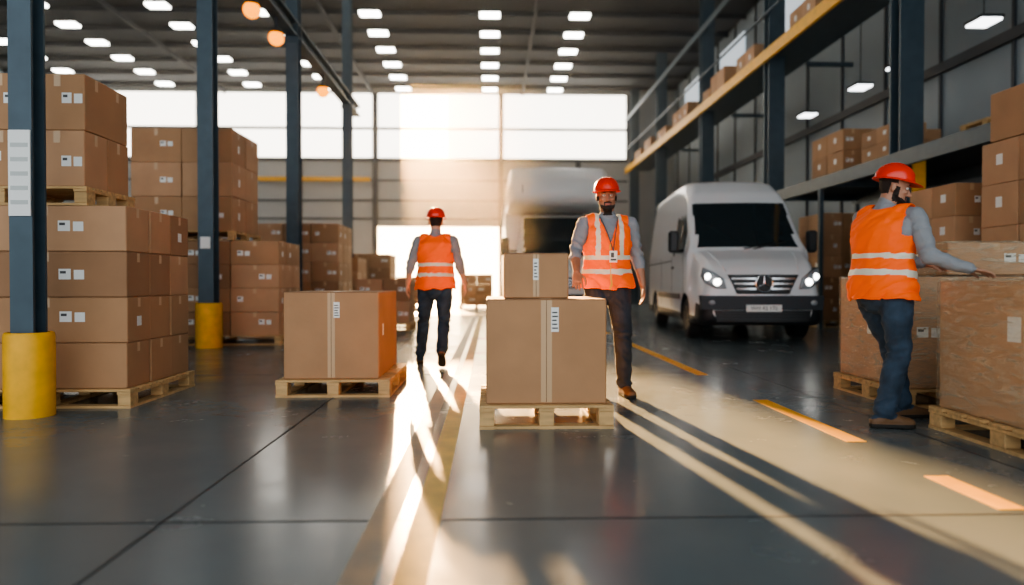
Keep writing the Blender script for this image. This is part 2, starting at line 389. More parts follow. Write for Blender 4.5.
# ------------------------------------------------------------------ vehicles
def hull(stations,ys,belt=1.45,nside=22,narc=6,nroof=14,bow=None):
    st=np.array(stations,float); out=[]
    for y in ys:
        zb,zt,wl,wt,r=[np.interp(y,st[:,0],st[:,k]) for k in range(1,6)]
        pts=[(wl*.0,zb),(wl*.45,zb),(wl*.85,zb),(wl-.03,zb+.02)]
        z0=zb+.07; z1=zt-r
        for i in range(nside+1):
            z=z0+(z1-z0)*i/nside
            b=min(belt,z1-.02) if z1>belt else None
            w=wl if (b is None or z<=b) else wl+(wt-wl)*((z-b)/max(.05,(zt-b)))
            if b is None: w=wl+(wt-wl)*((z-z0)/max(.01,z1-z0))**2
            pts.append((w,z))
        we=pts[-1][0]
        for i in range(1,narc+1):
            a=math.pi/2*i/narc; pts.append((we-r*.9*(1-math.cos(a)),z1+r*math.sin(a)*.93))
        xe,ze=pts[-1]
        for i in range(1,nroof): 
            t=i/nroof; pts.append((xe*(1-t),ze+r*.07*math.sin(t*math.pi/2)*1.0))
        ze2=pts[-1][1]
        pts.append((0,ze2))
        bw=(bow(y) if bow else 0)
        f=lambda x,z:V((x,y-bw*(1-(x/1.01)**2),z))
        ring=[f(x,z) for x,z in pts]+[f(-x,z) for x,z in pts[-2:0:-1]]
        out.append(ring)
    return out
def bool_cut(o,cut):
    md=o.modifiers.new('c','BOOLEAN'); md.object=cut; md.operation='DIFFERENCE'; md.solver='EXACT'
    bpy.context.view_layer.update()
    dg=bpy.context.evaluated_depsgraph_get(); me=bpy.data.meshes.new_from_object(o.evaluated_get(dg))
    o.modifiers.clear(); o.data=me; bpy.data.objects.remove(cut)
def wheel(M,x,y,r,w,sgn,nx=28):
    R=[]
    prof=[(-w/2,r*.62),(-w/2,r*.9),(-w/2+.03,r*.99),(w/2-.03,r*.99),(w/2,r*.9),(w/2,r*.64),(w/2-.03,r*.6),(w/2-.05,r*.3),(w/2-.02,r*.12)]
    for k,(dx,rr) in enumerate(prof):
        R.append([V((x+sgn*dx,y+rr*math.cos(2*math.pi*j/nx),r+rr*math.sin(2*math.pi*j/nx))) for j in range(nx)])
    M.rings(R[:6],0,cap=True); M.rings(R[5:],1,cap=True)
    for k in range(10):
        a=2*math.pi*k/10; c=V((x+sgn*(w/2-.028),y,r)); d=V((0,math.cos(a),math.sin(a)))
        M.tube([c+d*r*.15,c+d*r*.58],[.02,.028],n=8,m=1)
def van():
    e=empty('delivery_van',(4.27,10.88,0),math.radians(-5.6))
    st=[(0,.40,1.00,.76,.70,.10),(.04,.33,1.08,.88,.80,.12),(.12,.28,1.19,.95,.84,.14),(.35,.27,1.33,1.0,.88,.14),(.80,.27,1.50,1.01,.92,.10),
        (1.55,.27,2.38,1.01,.86,.12),(1.75,.27,2.60,1.01,.82,.18),(2.1,.27,2.82,1.01,.80,.26),(2.6,.27,2.92,1.01,.80,.28),(3.2,.27,2.94,1.01,.80,.28),(5.75,.27,2.94,1.01,.80,.28),(5.9,.32,2.84,.97,.77,.26)]
    ys=[0,.02,.04,.08,.12,.2,.28,.35]+[.35+.05*i for i in range(1,41)]+[2.35+.15*i for i in range(1,23)]+[5.75,5.82,5.9]
    bow=lambda y:.10*max(0,1-max(0,y-.3)/2.2)
    M=MB(); M.rings(hull(st,ys,bow=bow),0)
    o=M.obj('van_body',[white,glass,black,darks],parent=e)
    C=MB()
    for y in (1.02,4.7):
        for sx in (-1,1): C.cyl((sx*.62,y,.36),(sx*1.3,y,.36),.42,n=40)
    c=C.obj('cut',[]); c.parent=e; bool_cut(o,c)
    me=o.data
    for p in me.polygons:
        x,y,z=p.center; nx,ny,nz=p.normal; k=0
        yb=y+bow(y)*(1-(x/1.01)**2)
        inarch=any((math.hypot(y-yy,z-.36)<.422 and abs(x)<1.0 and (abs(nx)>.97 and abs(x)<.7 or abs(nx)<.3)) for yy in (1.02,4.7))
        slope=ny<-.3 and nz>.2
        if inarch and abs(x)>.6 : k=2
        elif .84<yb<1.53 and slope and abs(x)<.81: k=1
        elif abs(nx)>.85 and 1.22<y<2.3 and 1.5<z<2.15 and z<1.5+(y-.95)*1.15: k=1
        elif z<.62 and y<.3: k=2
        elif z<.42: k=2
        p.material_index=k
    me.polygons.foreach_set('use_smooth',[True]*len(me.polygons)); me.set_sharp_from_angle(angle=math.radians(32))
    W=MB()
    for y in (1.02,4.7):
        for sx in (-1,1): wheel(W,sx*.87,y,.35,.23,sx)
    smooth_angle(W.obj('wheels',[rubber,chrome],parent=e),35)
    D=MB() # 0 black 1 chrome 2 lens 3 plate 4 ink 5 white 6 glass 7 dark 8 drl
    def yb_(x): return -.10*(1-(x/1.01)**2)
    def strip(hw0,hw1,z0,z1,off,dep,m,n=12):
        # bar following the bowed nose, tapering in width from z0 (hw0) to z1 (hw1)
        R=[]
        for i in range(n+1):
            t=-1+2*i/n; xa=hw0*t; xb=hw1*t
            R.append([V((xa,yb_(xa)+dep,z0)),V((xa,yb_(xa)-off,z0)),V((xb,yb_(xb)-off,z1)),V((xb,yb_(xb)+dep,z1))])
        D.rings(R,m,cap=True)
    strip(.40,.54,.78,1.08,.014,.10,0)
    strip(.415,.545,.765,.785,.024,.05,1) if False else None
    for k in range(3):
        z=.845+k*.08; hw=.40+.14*(z-.78)/.30-.02; strip(hw,hw+.006,z,z+.026,.032,.0,1)
    R=[]
    for i in range(28):
        a=2*math.pi*i/28; R.append(V((.13*math.cos(a),-.155,.94+.13*math.sin(a))))
    D.tube(R+[R[0]],[.013]*29,ref=(0,1,0),n=8,m=1)
    for k in range(3):
        a=math.pi/2+k*2*math.pi/3; D.tube([(0,-.155,.94),(.12*math.cos(a),-.155,.94+.12*math.sin(a))],[.018,.007],ref=(0,1,0),n=8,m=1)
    D.cyl((0,-.145,.94),(0,-.10,.94),.135,n=28,m=0)
    strip(.93,.95,.53,.75,.03,.12,7,20); strip(.70,.74,.34,.52,.022,.06,0,16)
    for z in (.385,.43,.475): strip(.66,.66,z,z+.008,.030,.0,7)
    D.box(-.27,.27,-.155,-.12,.50,.61,3,.004)
    for sx in (-1,1):
        pts=[(.56,.86),(.60,1.02),(.76,1.13),(.90,1.20),(.93,1.06),(.88,.95),(.72,.86)]
        yf=[yb_(.56)-.015,yb_(.60)-.01,yb_(.76)+.03,.09,.11,.04,yb_(.72)]
        f=[V((sx*x,y-.012,z)) for (x,z),y in zip(pts,yf)]; b=[V((sx*x*.96,y+.12,z)) for (x,z),y in zip(pts,yf)]
        cc=sum(f,V())/7
        D.rings([b,f],0,cap=True)
        g=[cc+(p-cc)*.88+V((0,-.010,0)) for p in f]; g2=[cc+(p-cc)*.6+V((0,-.025,0)) for p in f]
        D.rings([f,g,g2],2,cap=True)
        D.ell((sx*.70,-.072,.965),(.06,.03,.055),m=8); D.ell((sx*.83,.0,1.05),(.05,.028,.05),m=8)
        D.ell((sx*.78,yb_(.78)-.03,.64),(.055,.02,.04),m=2)
        D.tube([(sx*1.0,1.28,1.52),(sx*1.14,1.22,1.50)],[.03,.025],n=8,m=0)
        D.box(sx*1.18-.085,sx*1.18+.085,1.12,1.26,1.48,1.86,0,.035)
        D.box(sx*1.18-.065,sx*1.18+.065,1.262,1.266,1.51,1.83,6)
        D.tube([(sx*.08,.72,1.525),(sx*.08+.55*(1 if sx<0 else 1),.84,1.64)],[.012,.008],n=6,m=0)
        D.box(sx*1.012-.012,sx*1.012+.012,1.5,4.22,.66,.76,0,.008)
        for y in (1.2,2.42,3.75): D.box(sx*1.011-.002,sx*1.011+.002,y,y+.012,.5,1.45,0)
        D.box(sx*1.02-.015,sx*1.02+.015,2.2,2.36,1.22,1.26,0,.006)
        D.box(sx*1.012-.003,sx*1.012+.003,2.42,5.8,1.36,1.38,0)
        D.tube([(sx*.55,-.02,1.14),(sx*.64,.34,1.345),(sx*.70,.74,1.495)],[.012,.016,.008],n=8,m=5)
    D.obj('van_trim',[black,chrome,lens,label,ink,white,glass,darks,drl],parent=e)
    t=bpy.data.curves.new('plate','FONT'); t.body='WH 42 175'; t.size=.085; t.align_x='CENTER'; t.align_y='CENTER'; t.extrude=.001
    to=bpy.data.objects.new('licence_plate_text',t); S.collection.objects.link(to); to.parent=e; to.location=(0,-.158,.555); to.rotation_euler=(math.pi/2,0,0); t.materials.append(ink)
van()
def truck():
    e=empty('box_truck',(1.68,16.6,0))
    st=[(0,.45,1.15,.80,.72,.1),(.06,.36,1.25,.95,.85,.12),(.2,.33,1.38,1.0,.9,.14),(.55,.33,1.62,1.03,.92,.1),(1.05,.33,2.60,1.04,.86,.12),(1.3,.33,2.72,1.04,.86,.16),(2.0,.33,2.74,1.04,.86,.16)]
    ys=[0,.03,.06,.12,.2,.3,.4,.5,.55]+[.55+.05*i for i in range(1,11)]+[1.15,1.3,1.5,1.7,2.0]
    M=MB(); M.rings(hull(st,ys,belt=1.55),0)
    o=M.obj('cab',[white2,glass,black],parent=e)
    C=MB()
    for sx in (-1,1): C.cyl((sx*.65,.98,.38),(sx*1.3,.98,.38),.44,n=36)
    c=C.obj('cut',[]); c.parent=e; bool_cut(o,c)
    for p in o.data.polygons:
        x,y,z=p.center; nx,ny,nz=p.normal; k=0
        if .56<y<1.04 and ny<-.3 and nz>.2 and abs(x)<.84: k=1
        elif abs(nx)>.85 and 1.05<y<1.8 and 1.6<z<2.3: k=1
        elif z<.72 and y<.35 or z<.45: k=2
        elif math.hypot(y-.98,z-.38)<.44 and abs(x)>.6 and abs(nx)<.3: k=2
        p.material_index=k
    smooth_angle(o,32)
    st=[(.12,3.02,3.38,1.05,.95,.12),(.16,2.93,3.5,1.14,1.03,.18),(.28,2.84,3.66,1.21,1.10,.22),(.5,2.79,3.77,1.25,1.15,.22),(.9,2.76,3.82,1.27,1.18,.2),(2.03,2.76,3.82,1.27,1.18,.2),(2.05,.85,3.82,1.27,1.18,.2),(6.7,.85,3.82,1.27,1.18,.2)]
    B=MB(); B.rings(hull(st,[.12,.14,.16,.2,.28,.38,.5,.7,.9,1.3,1.7,2.03,2.05,3,4,5,6,6.7],belt=3.3),0)
    smooth_angle(B.obj('cargo_box',[white2,darks],parent=e),30)
    D=MB()
    D.add([(-.48,-.02,1.08),(.48,-.02,1.08),(.42,-.02,.82),(-.42,-.02,.82),(-.48,.1,1.08),(.48,.1,1.08),(.42,.1,.82),(-.42,.1,.82)],[(0,1,2,3),(4,7,6,5),(0,4,5,1),(1,5,6,2),(2,6,7,3),(3,7,4,0)],0)
    for k in range(3): D.box(-.42,.42,-.035,-.02,.87+k*.07,.89+k*.07,1)
    D.box(-.95,.95,-.05,.12,.42,.68,0,.03); D.box(-.26,.26,-.06,-.05,.5,.6,3)
    for sx in (-1,1):
        D.ell((sx*.74,.03,1.05),(.2,.09,.13),m=2); D.ell((sx*.74,-.04,1.05),(.08,.04,.07),m=5)
        D.tube([(sx*1.02,.85,1.75),(sx*1.25,.8,1.75)],[.025,.02],n=8); D.box(sx*1.3-.09,sx*1.3+.09,.72,.84,1.62,2.08,0,.03)
        D.box(sx*.5-.3,sx*.5+.3,2.05,6.6,.55,.85,0)
        D.box(sx*.9-.01,sx*.9+.01,.11,.16,3.1,3.3,4)
        D.tube([(sx*.1-.05,.52,1.645),(sx*.1+.5,.6,1.76)],[.012,.008],n=6)
    D.obj('truck_trim',[black,chrome,lens,label,darks,drl],parent=e)
    W=MB()
    for sx in (-1,1): wheel(W,sx*.88,.98,.37,.24,sx); wheel(W,sx*.92,5.3,.37,.3,sx)
    smooth_angle(W.obj('wheels',[rubber,chrome],parent=e),35)
truck()
# ------------------------------------------------------------------ people
skinA=mat('skin_tan',(.42,.22,.14),.5,var=.1,vscale=25,bump=.15,bscale=60); skinB=mat('skin_brown',(.36,.18,.11),.5,var=.1,vscale=25,bump=.15,bscale=60); skinC=mat('skin_light',(.52,.31,.21),.5,var=.1,vscale=25)
hairm=mat('hair_dark',(.025,.018,.014),.8,bump=.6,bscale=120); lipm=mat('lips',(.28,.10,.08),.5)
shirtg=mat('shirt_grey',(.24,.26,.29),.85,bump=.5,bscale=14); shirtd=mat('shirt_lightgrey',(.25,.265,.285),.85,bump=.5,bscale=14)
jeans=mat('jeans_dark',(.026,.034,.05),.85,var=.35,vscale=8,bump=.6,bscale=12); jeansb=mat('jeans_blue',(.030,.055,.09),.85,var=.4,vscale=8,bump=.6,bscale=12)
bootm=mat('boot_leather',(.16,.085,.04),.6,bump=.2,bscale=30); solem=mat('boot_sole',(.02,.018,.015),.8)
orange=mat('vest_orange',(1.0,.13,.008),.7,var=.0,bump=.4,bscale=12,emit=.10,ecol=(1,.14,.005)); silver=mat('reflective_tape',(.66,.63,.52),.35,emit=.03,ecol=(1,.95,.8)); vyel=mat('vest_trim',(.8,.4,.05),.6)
helm=mat('hard_hat_red',(.80,.035,.012),.3,coat=.3); eyew=mat('eye_white',(.75,.73,.7),.3)
def segd(P,a,b):
    a=np.array(a);b=np.array(b);d=b-a;L=max(1e-9,d@d); t=np.clip(((P-a)@d)/L,0,1)
    return np.linalg.norm(P-(a+t[:,None]*d),axis=1)
def hand(M,caps,w,D,N,Sd,curl,spread=.0):
    w=V(w);D=V(D).normalized();N=V(N);N=(N-D*N.dot(D)).normalized();T=D.cross(N).normalized()
    if T.dot(V(Sd))<0: T=-T
    M.tube([w-D*.01,w+D*.03,w+D*.065,w+D*.092],[(.027,.019),(.037,.017),(.043,.015),(.041,.012)],ref=T,n=14)
    caps.append((w,w+D*.09,.03,'hand'))
    for k,(off,L) in enumerate(((.032,.072),(.0108,.082),(-.0108,.076),(-.032,.060))):
        p=w+D*(.088-.004*abs(k-1))+T*off; d=(D+T*off*(3.5+spread)).normalized(); pts=[p-D*.02]; pts.append(p); cur=p; a=0
        for j,fr in enumerate((.45,.31,.24)):
            a+=curl*(.7,1.0,.8)[j]; dd=(d*math.cos(a)+N*math.sin(a)).normalized(); cur=cur+dd*L*fr; pts.append(cur)
        M.tube(pts,[.0092,.0092,.0087,.0082,.007],ref=T,n=10); caps.append((pts[1],pts[-1],.01,'hand'))
    p=w+D*.025+T*.028; q=p+(D*.55+T*.75+N*.25).normalized()*.042; r=q+(D*.9+T*.25+N*.35).normalized()*.033; t=r+(D*.9-T*.05+N*.4).normalized()*.026
    M.tube([p-T*.015,p,q,r,t],[.013,.013,.0115,.010,.008],ref=N,n=10); caps.append((p,t,.012,'hand'))
def foot(M,caps,A,F,U,post):
    A=V(A);F=V(F).normalized();U=V(U);U=(U-F*U.dot(F)).normalized();L=F.cross(U)
    base=A-U*.085
    o=len(M.v)
    M.tube([base+F*x+U*h for x,h in ((-.055,.04),(-.02,.048),(.05,.05),(.11,.038),(.165,.032))],[(.036,.04),(.04,.05),(.043,.05),(.049,.038),(.042,.032)],ref=L,n=16)
    for i in range(o,len(M.v)):
        p=V(M.v[i]); h=(p-base).dot(U)
        if h<0.0: M.v[i]=tuple(p-U*h)
    R=[]
    for h in (0.0,.022):
        ring=[]
        for (x,w) in ((-.085,.022),(-.06,.036),(0,.04),(.06,.043),(.12,.05),(.17,.042),(.195,.02)): ring.append(base+F*x+L*w+U*h)
        for (x,w) in ((.195,.02),(.17,.042),(.12,.05),(.06,.043),(0,.04),(-.06,.036),(-.085,.022)): ring.append(base+F*x-L*w+U*h)
        R.append(ring)
    M.rings(R,0)
    M.tube([base+U*.05,A+U*.07],[(.043,.043),(.05,.05)],ref=L,n=14)
    caps.append((base+U*.035,base+U*.035+F*.15,.042,'boot')); caps.append((base+U*.04,A+U*.01,.045,'boot'))
    post.append((base,F,U))
def person(name,loc,rz,J,skin,shirt,pants,sleeve=.35,beard=False,hem=-.06,vband=True,headf=(0,-1,0),badge=False,bk=1.06):
    e=empty(name,loc,rz); M=MB(); caps=[]; feet=[]
    P=V(J['pelvis']);N=V(J['neck']);H=V(J['head'])
    ax=(N-P).normalized(); lat=(V(J['sL'])-V(J['sR'])).normalized(); lat0=V((1,0,0)); fw=lat.cross(ax).normalized()
    if fw.y>0 and abs(fw.y)>.2: fw=-fw
    Lg=(N-P).length
    secs=[(-.10,.140,.105),(-.02,.172,.126),(.05,.174,.126),(.12,.166,.121),(.19,.166,.120),(.27,.176,.127),(.35,.190,.132),(.42,.196,.122),(.47,.175,.100),(.51,.115,.080),(.54,.07,.065)]
    sc=Lg/.53
    pts=[];rad=[]
    for s,a,b in secs:
        c=P+ax*(s*sc); k=bk if s<.45 else 1
        if s>.2: c=c-fw*.006*math.sin((s-.2)/.34*math.pi)
        pts.append(c);rad.append((a*k,b*k))
    M.tube(pts,rad,ref=lat,n=28)
    for s,a,b in secs[1:-2]:
        c=P+ax*(s*sc); lab='pants' if s<.0 else 'torso'; caps.append((c-lat*(a-b*.9),c+lat*(a-b*.9),b,lab))
    caps.append((P-ax*.1-lat*.05,P-ax*.1+lat*.05,.1,'pants'))
    M.tube([N-ax*.05,N+(H-N)*.25,H-(H-N)*.35],[(.072,.066),(.060,.060),(.058,.062)],ref=lat,n=18)
    # shirt collar
    nd=(H-N).normalized(); cr=[]
    for j in range(17):
        a=2*math.pi*j/16; cr.append(N+nd*.022+lat*.066*math.cos(a)+fw*(.064*math.sin(a)+.004)-nd*.018*max(0,math.sin(a)))
    M.tube(cr,[.011]*17,ref=nd,n=8,capr=False)
    caps.append((N+(H-N)*.22,H-(H-N)*.3,.056,'neck')); caps.append((N-nd*.01,N+nd*.018,.078,'torso'))
    for sd,s in (('L',1),('R',-1)):
        sh=V(J['s'+sd]);el=V(J['e'+sd]);wr=V(J['w'+sd])
        M.tube([N-ax*.04+lat*s*.05,N-ax*.035+lat*s*.11,sh+V((0,0,.005))],[(.055,.05),(.058,.052),(.056,.055)],ref=fw,n=16)
        caps.append((N-ax*.045+lat*s*.06,sh-lat*s*.045,.055,'torso'))
        M.tube([sh,sh+(el-sh)*.3,sh+(el-sh)*.7,el],[.064,.062,.055,.050],n=16,ref=fw)
        caps.append((sh+(el-sh)*.05,el,.052,'shirt'))
        q=el+(wr-el)*sleeve
        if sleeve>0: 
            M.tube([el,q],[.051,.047 if sleeve<.6 else .037],n=16,ref=fw); caps.append((el,q,.047,'shirt'))
        if sleeve<.9:
            M.tube([el,el+(wr-el)*.3,el+(wr-el)*.75,wr],[.041,.042,.032,.026],n=14,ref=fw); caps.append((q,wr,.034,'hand'))
        hd=J['h'+sd]; hand(M,caps,wr,hd[0],hd[1],hd[2],hd[3])
        hp=V(J['p'+sd]);kn=V(J['k'+sd]);an=V(J['a'+sd])
        M.tube([hp+V((0,0,.04)),hp+(kn-hp)*.3,hp+(kn-hp)*.7,kn],[(.102,.110),(.099,.108),(.082,.090),(.070,.074)],n=20,ref=lat0)
        M.tube([kn,kn+(an-kn)*.3,kn+(an-kn)*.7,kn+(an-kn)*.93],[(.069,.073),(.070,.076),(.065,.069),(.065,.068)],n=18,ref=lat0)
        caps.append((hp,kn,.088,'pants')); caps.append((kn,kn+(an-kn)*.93,.07,'pants'))
        foot(M,caps,an,J['f'+sd][0],J['f'+sd][1],feet)
    ef=V(headf).normalized(); eu=(H-N).normalized()*.3+V((0,0,1)); eu=(eu-ef*eu.dot(ef)).normalized(); ex=ef.cross(eu)*-1
    ex=-ex if ex.dot(lat)<-.2 else ex
    def hp_(x,y,z): return H+ex*x+ef*y+eu*z
    R=[]
    for z,hw,f,b in ((-.122,.018,.070,.03),(-.116,.034,.082,.012),(-.10,.046,.090,-.015),(-.07,.059,.092,-.05),(-.035,.067,.091,-.077),(0,.073,.086,-.09),(.04,.078,.090,-.098),(.075,.072,.078,-.092),(.1,.055,.055,-.07),(.116,.028,.025,-.04)):
        yc=(f+b)/2;hd=(f-b)/2
        R.append([hp_(hw*math.cos(2*math.pi*j/24),yc+hd*math.sin(2*math.pi*j/24),z) for j in range(24)])
    M.rings(R,0)
    M.tube([hp_(0,.084,.008),hp_(0,.100,-.022),hp_(0,.110,-.040)],[(.008,.008),(.010,.011),(.014,.011)],ref=ex,n=10)
    M.ell(hp_(.013,.098,-.044),(.008,.008,.007)); M.ell(hp_(-.013,.098,-.044),(.008,.008,.007))
    M.tube([hp_(-.05,.074,.020),hp_(-.02,.088,.022),hp_(.02,.088,.022),hp_(.05,.074,.020)],[.008,.009,.009,.008],ref=eu,n=8)
    for s in (1,-1): M.ell(hp_(s*.042,.068,-.030),(.018,.018,.014))
    M.tube([hp_(-.022,.086,-.066),hp_(0,.094,-.064),hp_(.022,.086,-.066)],[.005,.006,.005],ref=eu,n=8)
    M.tube([hp_(-.018,.086,-.076),hp_(0,.093,-.077),hp_(.018,.086,-.076)],[.005,.007,.005],ref=eu,n=8)
    B3=Matrix((ex,ef,eu)).transposed()
    for s in (1,-1): M.ell(hp_(s*.079,-.01,-.012),(.010,.018,.032),M=B3)
    if beard:
        M.tube([hp_(-.060,.02,-.055),hp_(-.046,.066,-.092),hp_(0,.088,-.110),hp_(.046,.066,-.092),hp_(.060,.02,-.055)],[.012,.015,.018,.015,.012],ref=eu,n=10)
    caps.append((hp_(0,-.01,.03),hp_(0,.02,-.07),.085,'head'))
    o=M.obj('body',[skin,shirt,pants,bootm,solem,hairm,lipm],parent=e)
    rm=o.modifiers.new('r','REMESH'); rm.mode='VOXEL'; rm.voxel_size=.0052; rm.use_smooth_shade=True
    sm=o.modifiers.new('s','SMOOTH'); sm.factor=.5; sm.iterations=3
    bpy.context.view_layer.update()
    dg=bpy.context.evaluated_depsgraph_get(); me=bpy.data.meshes.new_from_object(o.evaluated_get(dg)); o.modifiers.clear(); o.data=me
    me.materials.clear()
    for mm in (skin,shirt,pants,bootm,solem,hairm,lipm): me.materials.append(mm)
    nf=len(me.polygons); C=np.empty(nf*3); me.polygons.foreach_get('center',C); C=C.reshape(-1,3)
    best=np.full(nf,1e9); lab=np.zeros(nf,int); names=['torso','shirt','pants','boot','hand','neck','head']
    for a,b,r,l in caps:
        d=segd(C,a,b)-r; k=d<best; best[k]=d[k]; lab[k]=names.index(l)
    mi=np.zeros(nf,int)
    mi[(lab==0)|(lab==1)]=1; mi[lab==2]=2; mi[lab==3]=3; mi[lab>=4]=0
    for base,F,U in feet:
        rel=C-np.array(base); h=rel@np.array(U); near=(np.linalg.norm(rel,axis=1)<.25)&(lab==3)&(h<.026); mi[near]=4
    hl=(C-np.array(H)); hx=hl@np.array(ex); hy=hl@np.array(ef); hz=hl@np.array(eu); hd=(lab==6)
    mi[hd&((hz>.045)|((hy<-.03)&(hz>-.055)&(abs(hx)<.076)))]=5
    mi[hd&(hz>-.03)&(hy>-.03)&(hy<.012)&(abs(hx)>.055)&(hz>.018)]=5
    if beard:
        bm_=(hz<-.052)&(hy>-.0)&(np.linalg.norm(hl,axis=1)<.17)&~((hz>-.09)&(hy>.02)&(abs(hx)>.03)&(hz>-.052-.4*(.06-abs(hx))-.02))
        bm_|=(hz<-.05)&(hz>-.062)&(hy>.08)&(abs(hx)<.034)
        bm_|=(hz<.0)&(hz>-.09)&(hy>-.005)&(hy<.032)&(abs(hx)>.045)&(abs(hx)<.085)&(np.linalg.norm(hl,axis=1)<.14)
        bm_&=~((hz<-.10)&(hy<.035))
        mi[bm_]=5
    mi[(abs(hx)<.023)&(hz<-.062)&(hz>-.082)&(hy>.082)&(np.linalg.norm(hl,axis=1)<.15)]=6
    me.polygons.foreach_set('material_index',mi); me.polygons.foreach_set('use_smooth',[True]*nf); me.update()
    # cloth folds on shirt and trousers
    nv=len(me.vertices)
    vn=np.empty(nv*3); me.vertices.foreach_get('normal',vn); vn=vn.reshape(-1,3)
    vc=np.empty(nv*3); me.vertices.foreach_get('co',vc); vc=vc.reshape(-1,3)
    fv=np.empty(nf*4,int) if all(len(p.vertices)==4 for p in me.polygons) else None
    cl=np.zeros(nv); cnt=np.zeros(nv)
    for p in me.polygons:
        isc=1.0 if mi[p.index] in (1,2) else 0.0
        for q in p.vertices: cl[q]+=isc; cnt[q]+=1
    cl/=np.maximum(cnt,1)
    joints=[np.array(J[k]) for k in ('kL','kR','eL','eR','aL','aR','pL','pR')]
    off=np.zeros(nv); sd_=len(name)+loc[0]*7
    for i in np.nonzero(cl>.99)[0]:
        x,y,z=vc[i]
        jd=min(math.sqrt((x-j[0])**2+(y-j[1])**2+(z-j[2])**2) for j in joints)
        amp=.004+.007*math.exp(-(jd/.11)**2)
        q=noise.noise(V((x*7+sd_,y*7,z*16+x*9)))
        off[i]=amp*(1-2*abs(q)*1.6)
    vc=vc+vn*off[:,None]
    me.vertices.foreach_set('co',vc.ravel()); me.update()
    vn=np.empty(nv*3); me.vertices.foreach_get('normal',vn); vn=vn.reshape(-1,3)
    rel=C-np.array(P); s_=rel@np.array(ax); u_=rel@np.array(lat); w_=rel@np.array(fw)
    sn=s_/sc
    sel=((lab==0)|((lab==2)&(sn>hem)))&(sn>hem)&(abs(u_)<.215)&~((abs(u_)>.172)&(sn>.33))
    rn=np.sqrt(u_**2+w_**2)
    sel&=~((sn>.475)&(rn<.086))
    sel&=~((w_>0)&(abs(u_)<(sn-.31)*.36))
    idx=np.nonzero(sel)[0]; remap={}; vs=[];fs=[];ms=[]
    nP=np.array(P)
    def flare(p):
        a_=float((p-nP)@np.array(ax))
        q=noise.noise(V((p[0]*6+sd_*2,p[1]*6,p[2]*9+p[0]*8)))
        return .016+.018*max(0,(.14-a_))/.18+.006*(1-2*abs(q)*1.5)
    for i in idx:
        q=[]
        for v in me.polygons[i].vertices:
            if v not in remap: remap[v]=len(vs); vs.append(tuple(vc[v]+vn[v]*flare(vc[v])))
            q.append(remap[v])
        fs.append(q)
        a=sn[i]; u=abs(u_[i]); k=0
        if vband and .075<u<.110 and a>.19: k=1
        if (.045<a<.085) or (.165<a<.205): k=1
        if w_[i]>0 and u<.004 : k=2
        ms.append(k)
    vm=bpy.data.meshes.new('vest'); vm.from_pydata(vs,[],fs)
    for mm in (orange,silver,vyel): vm.materials.append(mm)
    vm.polygons.foreach_set('material_index',ms); vm.polygons.foreach_set('use_smooth',[True]*len(fs)); vm.update()
    vo=bpy.data.objects.new('safety_vest',vm); S.collection.objects.link(vo); vo.parent=e
    so=vo.modifiers.new('so','SOLIDIFY'); so.thickness=.007; so.offset=-1
    s2=vo.modifiers.new('sm','SMOOTH'); s2.iterations=4; s2.factor=.5
    D=MB()
    for s in (1,-1):
        D.ell(hp_(s*.030,.0765,.001),(.0125,.0125,.0085),M=B3,m=0); D.ell(hp_(s*.030,.0865,.001),(.0055,.004,.0055),M=B3,m=1)
        D.tube([hp_(s*.014,.093,.022),hp_(s*.032,.093,.026),hp_(s*.050,.081,.020)],[.003,.004,.0025],ref=eu,n=8,m=2)
    smooth_angle(D.obj('eyes',[eyew,ink,hairm],parent=e),60)
    Hh=MB(); n=40
    R=[]
    def ring(kx,ky,z,extra=0,fr=0,drop=0):
        r=[]
        for j in range(n):
            a=2*math.pi*j/n; c,s=math.cos(a),math.sin(a); f=max(0,s)**2
            r.append(hp_((kx+extra)*c,-.006+(ky+extra+fr*f)*s,z-drop*f))
        return r
    R.append(ring(.094,.112,.042)); R.append(ring(.101,.120,.036,.016,.045,.008)); R.append(ring(.101,.120,.041,.018,.046,.008)); R.append(ring(.103,.123,.050,.002,.006))
    for k in range(1,9):
        t=math.radians(10*k+2); R.append(ring(.106*math.cos(t)**.8,.126*math.cos(t)**.8,.048+.112*math.sin(t)))
    Hh.rings(R,0,cap=True)
    for off_ in (-.028,0,.028):
        pp=[]
        for k in range(-6,7):
            t=math.radians(k*11); pp.append(hp_(off_,-.006+.122*math.sin(t),.048+.113*math.cos(t)*(1-abs(off_)*1.2)))
        Hh.tube(pp,[(.007,.005)]*13,ref=ex,n=8)
    smooth_angle(Hh.obj('hard_hat',[helm],parent=e),50)
    if badge:
        Bd=MB(); c=P+ax*.19+fw*.172+lat*.015
        Bd.box(c.x-.032,c.x+.032,c.y-.004,c.y,c.z-.05,c.z+.045,0,.001); Bd.box(c.x-.02,c.x+.005,c.y-.0055,c.y-.004,c.z-.01,c.z+.03,1); Bd.box(c.x-.022,c.x+.024,c.y-.0055,c.y-.004,c.z-.035,c.z-.02,1)
        for s in (1,-1): Bd.tube([c+V((0,.0,.045)),N-ax*.13+fw*.168+lat*s*.035,N+fw*.07+lat*s*.075+ax*.0],[.004,.004,.004],n=6,m=1)
        Bd.obj('id_badge',[label,ink],parent=e)
    return e
UP=(0,0,1)
